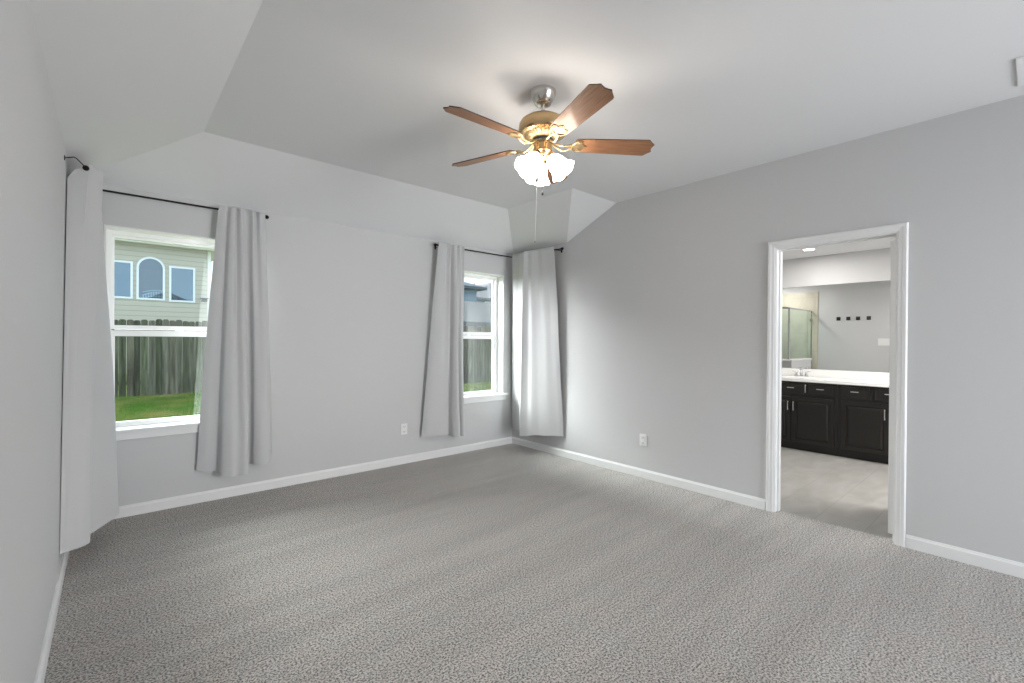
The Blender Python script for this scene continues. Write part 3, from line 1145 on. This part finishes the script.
# countertop with integrated oval basin, grid surface
cx_, cy_ = 2.68, -2.44
bm = B()
nx, ny = 30, 110
X0, X1, Y0, Y1 = XC - 0.03, BX1 - 0.001, -3.90, -1.97
grid = []
for i in range(nx + 1):
    row = []
    for j in range(ny + 1):
        x = X0 + (X1 - X0) * i / nx
        y = Y0 + (Y1 - Y0) * j / ny
        z = CT1
        for yc in (cy_, -3.42):
            q = ((x - cx_) / 0.175) ** 2 + ((y - yc) / 0.23) ** 2
            if q < 1:
                z = CT1 - 0.028 * (1 - q) ** 0.5
            elif q < 1.2:
                z = CT1 + 0.006 * math.sin((q - 1) / 0.2 * PI)
        row.append(bm.verts.new((x, y, z)))
    grid.append(row)
for i in range(nx):
    for j in range(ny):
        bm.faces.new((grid[i][j], grid[i + 1][j], grid[i + 1][j + 1], grid[i][j + 1]))
zb = CT0
lo = [bm.verts.new(p_) for p_ in ((X0, Y0, zb), (X1, Y0, zb), (X1, Y1, zb), (X0, Y1, zb))]
bm.faces.new([grid[0][j] for j in range(ny + 1)] + [lo[3], lo[0]])
bm.faces.new([grid[nx][j] for j in range(ny, -1, -1)] + [lo[1], lo[2]])
bm.faces.new([grid[i][0] for i in range(nx, -1, -1)] + [lo[0], lo[1]])
bm.faces.new([grid[i][ny] for i in range(nx + 1)] + [lo[2], lo[3]])
bm.faces.new(lo)
ct = obj('countertop', bm, M['counter'], smooth=40)
tag(ct, 'white marble bathroom countertop with sink basins on the black cabinets', 'countertop')
boxes('backsplash', [(BX1 - 0.02, BX1 - 0.0005, Y0, Y1, CT1 + 0.0005, 0.975)], M['counter'], ct, bevel=0.003)

# faucet
fa = thing('faucet', 'chrome two-handled faucet standing behind the bathroom sink', 'faucet', (2.885, -2.43, CT1))
bm = B()
box(bm, -0.024, 0.024, -0.080, 0.080, 0.0, 0.014, bevel=0.006)
obj('base_plate', bm, M['chrome'], fa, smooth=True)
bm = B()
tube(bm, [(0, 0, 0.012), (0, 0, 0.075), (-0.012, 0, 0.100), (-0.045, 0, 0.110), (-0.085, 0, 0.098), (-0.100, 0, 0.078)], 0.012, 14, radii=[0.018, 0.014, 0.013, 0.012, 0.011, 0.010])
obj('spout', bm, M['chrome'], fa, smooth=50)
for s in (-1, 1):
    bm = B()
    rg = lathe(bm, [(0.019, 0.012), (0.017, 0.030), (0.013, 0.042), (0.016, 0.050), (0.014, 0.060), (0.004, 0.064)], 18, Matrix.Translation((0, s * 0.055, 0)))
    cap(bm, rg[-1])
    tube(bm, [(0, s * 0.055, 0.056), (-0.01, s * 0.085, 0.066), (-0.012, s * 0.105, 0.070)], 0.006, 10)
    obj('handle', bm, M['chrome'], fa, smooth=50)

# mirror over the counter
mi = boxes('mirror', [(BX1 - 0.006, BX1 - 0.0005, Y0, Y1 + 0.02, 0.978, 2.060)], M['mirror'])
tag(mi, 'wide frameless bathroom mirror above the white countertop', 'mirror')

# things seen in the mirror: towel hooks, switch plate, shower
for k, y in enumerate((-2.127, -2.271, -2.411, -2.560)):
    names = ['nearest the shower', 'second from the shower', 'third from the shower', 'farthest from the shower']
    t = thing('towel_hook', 'small dark square towel hook on the bathroom wall, ' + names[k], 'hook', (BX0, y, 1.742), group='dark towel hooks seen in the bathroom mirror')
    bm = B(); box(bm, 0.0, 0.006, -0.030, 0.030, -0.032, 0.032, bevel=0.002)
    obj('hook_plate', bm, M['dark'], t)
    bm = B(); tube(bm, [(0.005, 0, 0.005), (0.025, 0, 0.0), (0.036, 0, -0.010), (0.038, 0, 0.008)], 0.0045, 8)
    obj('peg', bm, M['dark'], t, smooth=True)
t = thing('switch_plate', 'white light switch plate on the bathroom wall beside the towel hooks', 'switch', (BX0, -2.775, 1.335))
bm = B(); box(bm, 0, 0.006, -0.088, 0.088, -0.060, 0.060, bevel=0.003)
obj('cover_plate', bm, M['plastic'], t)
for s in (-1, 0, 1):
    bm = B(); box(bm, 0.005, 0.010, s * 0.046 - 0.016, s * 0.046 + 0.016, -0.033, 0.033, bevel=0.002)
    obj('rocker', bm, M['plastic'], t)

YG = -1.713
kw = boxes('shower_knee_wall', [(0.330, 1.33, YG - 0.055, YG + 0.055, -0.004, 1.000), (1.22, 1.33, YG + 0.055, BY1 - 0.013, -0.004, 1.000)], M['wall'])
tag(kw, 'low white knee wall carrying the shower glass in the bathroom', 'knee wall')
boxes('cap', [(0.318, 1.342, YG - 0.067, YG + 0.067, 1.0005, 1.034), (1.208, 1.342, YG + 0.067, BY1 - 0.013, 1.0005, 1.034)], M['counter'], kw, bevel=0.004)
se = thing('shower_enclosure', 'clear greenish glass shower enclosure with chrome posts on the knee wall', 'shower enclosure', (0.8, YG, 1.034))


def shs(o):
    o.location = -Vector(se.location)
    return o


shs(boxes('glass_panel', [(0.345, 1.285, YG - 0.004, YG + 0.004, 1.050, 1.885)], M['showerglass'], se))
shs(boxes('glass_panel', [(1.291, 1.299, YG + 0.016, BY1 - 0.02, 1.050, 1.885)], M['showerglass'], se))
shs(boxes('glass_door', [(0.140, 0.338, YG - 0.004, YG + 0.004, 0.05, 1.885)], M['showerglass'], se))
shs(boxes('corner_post', [(1.283, 1.307, YG - 0.012, YG + 0.012, 1.0345, 1.905)], M['chrome'], se, bevel=0.002))
shs(boxes('wall_channel', [(0.133, 0.143, YG - 0.009, YG + 0.009, 0.03, 1.905)], M['chrome'], se))
shs(boxes('header_rail', [(0.143, 1.283, YG - 0.009, YG + 0.009, 1.885, 1.903), (1.288, 1.302, YG + 0.012, BY1 - 0.02, 1.885, 1.915)], M['chrome'], se))
for hz in (0.30, 1.700):
    shs(boxes('hinge', [(0.132, 0.175, YG - 0.016, YG + 0.016, hz, hz + 0.06)], M['nickel'], se, bevel=0.002))
sv = thing('shower_fixture', 'chrome shower head with round valve on the beige tile', 'shower head', (1.0, BY1 - 0.014, 1.98))
bm = B()
tube(bm, [(0, -0.001, 0), (0, -0.10, 0.03), (0, -0.16, 0.01)], 0.010, 10)
rg = lathe(bm, [(0.012, 0.0), (0.020, -0.02), (0.050, -0.045), (0.050, -0.055)], 20, Matrix.Translation((0, -0.165, 0.008)))
cap(bm, rg[-1]); cap(bm, rg[0])
obj('arm', bm, M['chrome'], sv, smooth=40)
bm = B()
rg = lathe(bm, [(0.085, 0), (0.080, 0.010), (0.030, 0.014), (0.028, 0.040), (0.01, 0.045)], 28, Matrix.Translation((0, -0.001, -0.80)) @ Matrix.Rotation(rad(90), 4, 'X'))
cap(bm, rg[-1]); cap(bm, rg[0])
obj('valve', bm, M['chrome'], sv, smooth=40)


# recessed downlights
def downlight(label, x, y, e):
    t = thing('recessed_light', label, 'ceiling light', (x, y, BZ))
    bm = B()
    lathe(bm, [(0.078, -0.0005), (0.078, -0.004), (0.060, -0.006), (0.056, -0.003), (0.056, -0.0005)], 36)
    obj('trim_ring', bm, M['trim'], t, smooth=30)
    bm = B()
    rg_ = lathe(bm, [(0.055, -0.002), (0.03, -0.0035), (0.004, -0.004)], 36)
    cap(bm, rg_[-1])
    obj('lens', bm, M['bulb'], t)
    light('downlight_lamp', 'AREA', (x, y, BZ - 0.012), e, (1, 0.97, 0.93), 0.11)
    return t


downlight('lit round downlight in the bathroom ceiling above the doorway view', 2.40, -2.640, 5.5)
# lamp over the unseen end of the bathroom
light('bathroom_lamp', 'AREA', (1.3, -4.3, BZ - 0.03), 40, (1, 0.97, 0.93), 0.6)
light('shower_lamp', 'AREA', (0.7, -1.3, BZ - 0.03), 8, (1, 0.98, 0.95), 0.15)

# ================================================================ OUTSIDE
GZ = -0.15
bm = B()
bmesh.ops.create_grid(bm, x_segments=120, y_segments=120, size=1)
for v_ in bm.verts:
    v_.co.x = v_.co.x * 40 + 6
    v_.co.y = v_.co.y * 30 + 29.7 + TW + 0.3
    v_.co.z = GZ + 0.03 * math.sin(v_.co.x * 2.1) * math.cos(v_.co.y * 1.7)
for v_ in bm.verts:
    if v_.co.y < 1.0:
        v_.co.z = GZ
gr = obj('ground', bm, M['grass'], kind='structure')

# grass blades over the strip of lawn the windows show
rnd = random.Random(3)
verts, faces = [], []


def tuft(x, y):
    h = rnd.uniform(0.03, 0.085)
    a = rnd.uniform(0, 6.28)
    w = rnd.uniform(0.004, 0.009)
    lx, ly = rnd.uniform(-.03, .03), rnd.uniform(-.03, .03)
    i = len(verts)
    g = GZ + 0.03 * math.sin(x * 2.1) * math.cos(y * 1.7) - 0.01
    verts.extend([(x - w * math.cos(a), y - w * math.sin(a), g), (x + w * math.cos(a), y + w * math.sin(a), g), (x + lx, y + ly, g + h)])
    faces.append((i, i + 1, i + 2))


for _ in range(26000):
    y = rnd.uniform(4.5, 10.2)
    t_ = (y + 4.45) / 15.0
    tuft(-3.9 + rnd.uniform(-0.3, 2.3) * max(t_, 0.4), y)
for _ in range(9000):
    y = rnd.uniform(5.6, 8.0)
    tuft(rnd.uniform(3.4, 7.0), y)
me = bpy.data.meshes.new('grass')
me.from_pydata(verts, [], faces)
me.materials.append(M['blade_grass'])
go = bpy.data.objects.new('grass', me)
COL.objects.link(go)
go['kind'] = 'stuff'
go['label'] = 'short green lawn grass growing in front of the garden fence'
go['category'] = 'grass'


def fence(label, p0, p1, h, seed):
    rnd_ = random.Random(seed)
    p0, p1 = Vector((*p0, GZ)), Vector((*p1, GZ))
    t = thing('garden_fence', label, 'fence', p0, group='wooden fences round the yard')
    L = (p1 - p0).length
    d = (p1 - p0).normalized()
    n = Vector((d.y, -d.x, 0))
    bm = B()
    lay = bm.loops.layers.color.new('board')
    s = 0.0
    while s < L:
        w = rnd_.uniform(0.130, 0.142)
        hh = h + rnd_.uniform(-0.025, 0.025)
        o_ = rnd_.uniform(-0.005, 0.005)
        lean = rnd_.uniform(-0.006, 0.006)
        pr = [(0, 0.0), (w, 0.0), (w + lean, hh - 0.035), (w - 0.028 + lean, hh), (0.028 + lean, hh), (lean, hh - 0.035)]
        a = [bm.verts.new(d * (s + x) + n * o_ + Vector((0, 0, z))) for x, z in pr]
        b = [bm.verts.new(d * (s + x) + n * (o_ - 0.016) + Vector((0, 0, z))) for x, z in pr]
        k = rnd_.uniform(0.62, 1.15)
        g = rnd_.uniform(0.95, 1.08)
        fs = [bm.faces.new(a), bm.faces.new(b[::-1])]
        m_ = len(pr)
        for i in range(m_):
            fs.append(bm.faces.new((a[i], b[i], b[(i + 1) % m_], a[(i + 1) % m_])))
        for fc in fs:
            for lp in fc.loops:
                lp[lay] = (k, k * g, k * 0.97, 1)
        s += w + rnd_.uniform(0.002, 0.012)
    obj('board_panel', bm, M['fence'], t)
    for z in (0.30, h - 0.35):
        bm = B()
        lay = bm.loops.layers.color.new('board')
        vs = [d * a_ + n * b_ + Vector((0, 0, c_)) for a_ in (0, L) for b_ in (-0.026, -0.06) for c_ in (z, z + 0.09)]
        vv = [bm.verts.new(q) for q in vs]
        for q in [(0, 1, 3, 2), (4, 6, 7, 5), (0, 4, 5, 1), (2, 3, 7, 6), (0, 2, 6, 4), (1, 5, 7, 3)]:
            bm.faces.new([vv[i] for i in q])
        for fc in bm.faces:
            for lp in fc.loops:
                lp[lay] = (1, 1, 1, 1)
        obj('rail', bm, M['fence'], t)
    k = 0
    s = 0.0
    while s <= L + 0.01:
        bm = B()
        lay = bm.loops.layers.color.new('board')
        q = d * s - n * 0.11
        box(bm, q.x - 0.045, q.x + 0.045, q.y - 0.045, q.y + 0.045, 0, h - 0.12)
        for fc in bm.faces:
            for lp in fc.loops:
                lp[lay] = (1, 1, 1, 1)
        obj('post', bm, M['fence'], t)
        s += 2.4
    return t


fence('weathered grey wooden fence behind the lawn outside the near window', (-10.0, 10.35), (2.0, 10.35), 1.93, 1)
fence('grey wooden fence across the yard outside the far window', (2.0, 8.15), (14.0, 8.15), 1.95, 2)
fence('short wooden side fence joining the two yard fences', (1.75, 10.05), (1.75, 8.15), 1.93, 5)

# ---------------------------------------------------------------- cream two-storey neighbour
HY = 19.5
hs_ = thing('neighbour_house', 'cream lap-sided two-storey house with an arched window behind the fence', 'house', (-5.0, HY, GZ))
HL = Vector((5.0, -HY, -GZ))


def hp(o):
    o.location = HL
    return o


HX0, HX1 = -11.0, -0.62
wins = [(-4.18, -3.32, 2.95, 4.30), (-2.00, -1.245, 2.91, 4.26)]
AX0, AX1, AZ0, AZS = -3.06, -2.285, 2.94, 4.17     # arch: springs at AZS
xs = [HX0, -4.18, -3.32, AX0, AX1, -2.00, -1.245, HX1]
bm = B()


def quad_y(bm, x0, x1, z0, z1, y):
    poly(bm, [(x0, y, z0), (x1, y, z0), (x1, y, z1), (x0, y, z1)])


EZ = 5.12
for a, b in zip(xs, xs[1:]):
    if (a, b) in ((-4.18, -3.32), (-2.00, -1.245)):
        w_ = wins[0] if a < -3 else wins[1]
        quad_y(bm, a, b, GZ, w_[2], HY)
        quad_y(bm, a, b, w_[3], EZ, HY)
    elif a == AX0:
        quad_y(bm, a, b, GZ, AZ0, HY)
        cx2, rr2 = (AX0 + AX1) / 2, (AX1 - AX0) / 2
        n_ = 20
        top_ = [(cx2 + rr2 * math.cos(PI - PI * i / n_), AZS + rr2 * 1.0 * math.sin(PI * i / n_)) for i in range(n_ + 1)]
        for (xa, za), (xb, zb_) in zip(top_, top_[1:]):
            poly(bm, [(xa, HY, za), (xb, HY, zb_), (xb, HY, EZ), (xa, HY, EZ)])
    else:
        quad_y(bm, a, b, GZ, EZ, HY)
poly(bm, [(HX1, HY, GZ), (HX1, HY + 8, GZ), (HX1, HY + 8, EZ), (HX1, HY, EZ)])
poly(bm, [(HX0, HY, GZ), (HX0, HY + 8, GZ), (HX0, HY + 8, EZ), (HX0, HY, EZ)])
poly(bm, [(HX0, HY + 8, GZ), (HX1, HY + 8, GZ), (HX1, HY + 8, EZ), (HX0, HY + 8, EZ)])
hp(obj('siding', bm, M['cream'], hs_))
# dim room behind the panes
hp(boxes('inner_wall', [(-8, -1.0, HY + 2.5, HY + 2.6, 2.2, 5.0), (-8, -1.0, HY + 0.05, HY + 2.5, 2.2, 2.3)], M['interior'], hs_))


def rect_frame(x0, x1, z0, z1):
    e = 0.075
    y0, y1 = HY - 0.03, HY + 0.04
    fr_ = hp(boxes('window', [(x0 - e, x0, y0, y1, z0 - e, z1 + e), (x1, x1 + e, y0, y1, z0 - e, z1 + e), (x0, x1, y0, y1, z1, z1 + e), (x0, x1, y0, y1, z0 - e, z0)], M['exttrim'], hs_))
    boxes('pane', [(x0, x1, HY + 0.01, HY + 0.02, z0, z1)], M['extglass'], fr_)


for w_ in wins:
    rect_frame(*w_)
bm = B()
e = 0.075


def arch_loop(ex, y):
    rr_ = rr2 + ex
    return [(AX0 - ex, y, AZ0 - ex), (AX0 - ex, y, AZS)] + [(cx2 + rr_ * math.cos(PI - PI * i / 20), y, AZS + rr_ * math.sin(PI * i / 20)) for i in range(1, 20)] + [(AX1 + ex, y, AZS), (AX1 + ex, y, AZ0 - ex)]


l0, l1, l2, l3 = [[bm.verts.new(q) for q in arch_loop(ex, y)] for ex, y in ((0, HY + 0.04), (0, HY - 0.03), (e, HY - 0.03), (e, HY + 0.04))]
for a, b in ((l0, l1), (l1, l2), (l2, l3)):
    for i in range(len(a)):
        j = (i + 1) % len(a)
        bm.faces.new((a[i], a[j], b[j], b[i]))
aw = hp(obj('window', bm, M['exttrim'], hs_, label='arched window with white frame'))
bm = B()
bm.faces.new([bm.verts.new(q) for q in arch_loop(0.0, HY + 0.012)])
obj('pane', bm, M['extglass'], aw)
# white slats added inside arched and right-hand panes, standing in for a reflection
wh = thing('slatted_reflection', 'white slats shaped as a reflection in the neighbour house windows', 'reflection', (-2.3, HY + 0.35, 2.30))
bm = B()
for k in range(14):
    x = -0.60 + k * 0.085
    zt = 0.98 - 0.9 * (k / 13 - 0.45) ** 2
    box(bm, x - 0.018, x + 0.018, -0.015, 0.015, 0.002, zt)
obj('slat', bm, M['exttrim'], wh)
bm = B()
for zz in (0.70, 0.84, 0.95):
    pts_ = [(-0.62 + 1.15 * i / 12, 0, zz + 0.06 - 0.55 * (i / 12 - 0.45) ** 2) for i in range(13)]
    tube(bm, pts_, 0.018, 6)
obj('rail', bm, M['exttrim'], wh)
# eave: soffit, fascia, gutter and hip roof
ov = 0.45
bm = B()
box(bm, HX0 - ov, HX1 + ov, HY - ov, HY + 8 + ov, EZ, EZ + 0.03)
hp(obj('soffit', bm, M['creamtrim'], hs_))
bm = B()
box(bm, HX0 - ov - 0.02, HX1 + ov + 0.02, HY - ov - 0.03, HY - ov, EZ - 0.02, EZ + 0.16)
box(bm, HX1 + ov, HX1 + ov + 0.03, HY - ov, HY + 8 + ov, EZ - 0.02, EZ + 0.16)
box(bm, HX0 - ov, HX1 + ov, HY - ov - 0.12, HY - ov - 0.03, EZ + 0.05, EZ + 0.17)
hp(obj('fascia', bm, M['creamtrim'], hs_))
bm = B()


def hip(bm, x0, x1, y0, y1, z, rise, ridge=None):
    w_ = (y1 - y0) / 2
    a = [bm.verts.new(q) for q in ((x0, y0, z), (x1, y0, z), (x1, y1, z), (x0, y1, z))]
    if x1 - x0 > y1 - y0:
        r_ = [bm.verts.new((x0 + w_, y0 + w_, z + rise)), bm.verts.new((x1 - w_, y0 + w_, z + rise))]
        for q in ((a[0], a[1], r_[1], r_[0]), (a[1], a[2], r_[1]), (a[2], a[3], r_[0], r_[1]), (a[3], a[0], r_[0])):
            bm.faces.new(q)
    else:
        w2 = (x1 - x0) / 2
        r_ = [bm.verts.new((x0 + w2, y0 + w2, z + rise)), bm.verts.new((x0 + w2, y1 - w2, z + rise))]
        for q in ((a[0], a[1], r_[0]), (a[1], a[2], r_[1], r_[0]), (a[2], a[3], r_[1]), (a[3], a[0], r_[0], r_[1])):
            bm.faces.new(q)
    bm.faces.new(a[::-1])


hip(bm, HX0 - ov - 0.05, HX1 + ov + 0.05, HY - ov - 0.1, HY + 8 + ov, EZ + 0.17, 2.2)
hp(obj('roof', bm, M['roof'], hs_))
hp(boxes('corner_board', [(HX1 - 0.10, HX1 + 0.02, HY - 0.025, HY + 0.0, GZ, EZ), (HX1, HX1 + 0.025, HY, HY + 0.1, GZ, EZ)], M['creamtrim'], hs_))
# house lamp bracket / small vent by the corner
hp(boxes('wall_vent', [(-0.98, -0.70, HY - 0.14, HY, 3.02, 3.06), (-0.94, -0.74, HY - 0.08, HY, 2.90, 3.02)], M['roof'], hs_))


# ---------------------------------------------------------------- blue houses beyond the far window
def simple_house(label, x0, x1, y0, y1, z1, rise, wallm, roofm, wins=(), ov=0.5, parts=()):
    h_ = thing('neighbour_house', label, 'house', ((x0 + x1) / 2, (y0 + y1) / 2, GZ))
    L_ = -Vector(h_.location)

    def s_(o):
        o.location = L_
        return o
    s_(boxes('siding', [(x0, x1, y0, y1, GZ, z1)], wallm, h_))
    bm = B()
    hip(bm, x0 - ov, x1 + ov, y0 - ov, y1 + ov, z1 + 0.18, rise)
    s_(obj('roof', bm, roofm, h_))
    s_(boxes('fascia', [(x0 - ov, x1 + ov, y0 - ov, y1 + ov, z1, z1 + 0.18)], M['roofdark'], h_))
    for w in wins:
        fr_ = s_(boxes('window', [(w[0] - 0.08, w[1] + 0.08, y0 - 0.04, y0 - 0.001, w[2] - 0.08, w[3] + 0.08)], M['exttrim'], h_))
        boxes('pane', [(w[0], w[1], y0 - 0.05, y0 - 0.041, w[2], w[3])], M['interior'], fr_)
    return h_


simple_house('single-storey house with a wide tan roof just beyond the yard fence', 7.2, 15.2, 14.2, 18.6, 2.02, 1.25, M['bluesiding'], M['rooftan'])
simple_house('blue two-storey house with dark hip roof rising behind the tan roof', 5.5, 14.7, 20.5, 25.4, 4.67, 1.05, M['bluesiding'], M['roofdark'])
hB = simple_house('blue-grey house with pale roof farthest away beyond the far window', 18.5, 44.0, 26.6, 50.0, 4.67, 3.3, M['bluesiding'], M['roof'], wins=[(20.2, 20.6, 4.0, 4.5)])
bm = B()
tube(bm, [(19.3, 27.0, 4.9), (19.3, 27.0, 6.1)], 0.07, 10)
o = obj('vent_pipe', bm, M['roofdark'], hB)
o.location = -Vector(hB.location)

# own roof over the rooms (also what the neighbour's panes mirror)
bm = B()
hip(bm, -WX - 0.45, 3.6, -7.9, 0.55, 2.78, 2.35)
hr = obj('roof', bm, M['roof'], kind='structure')
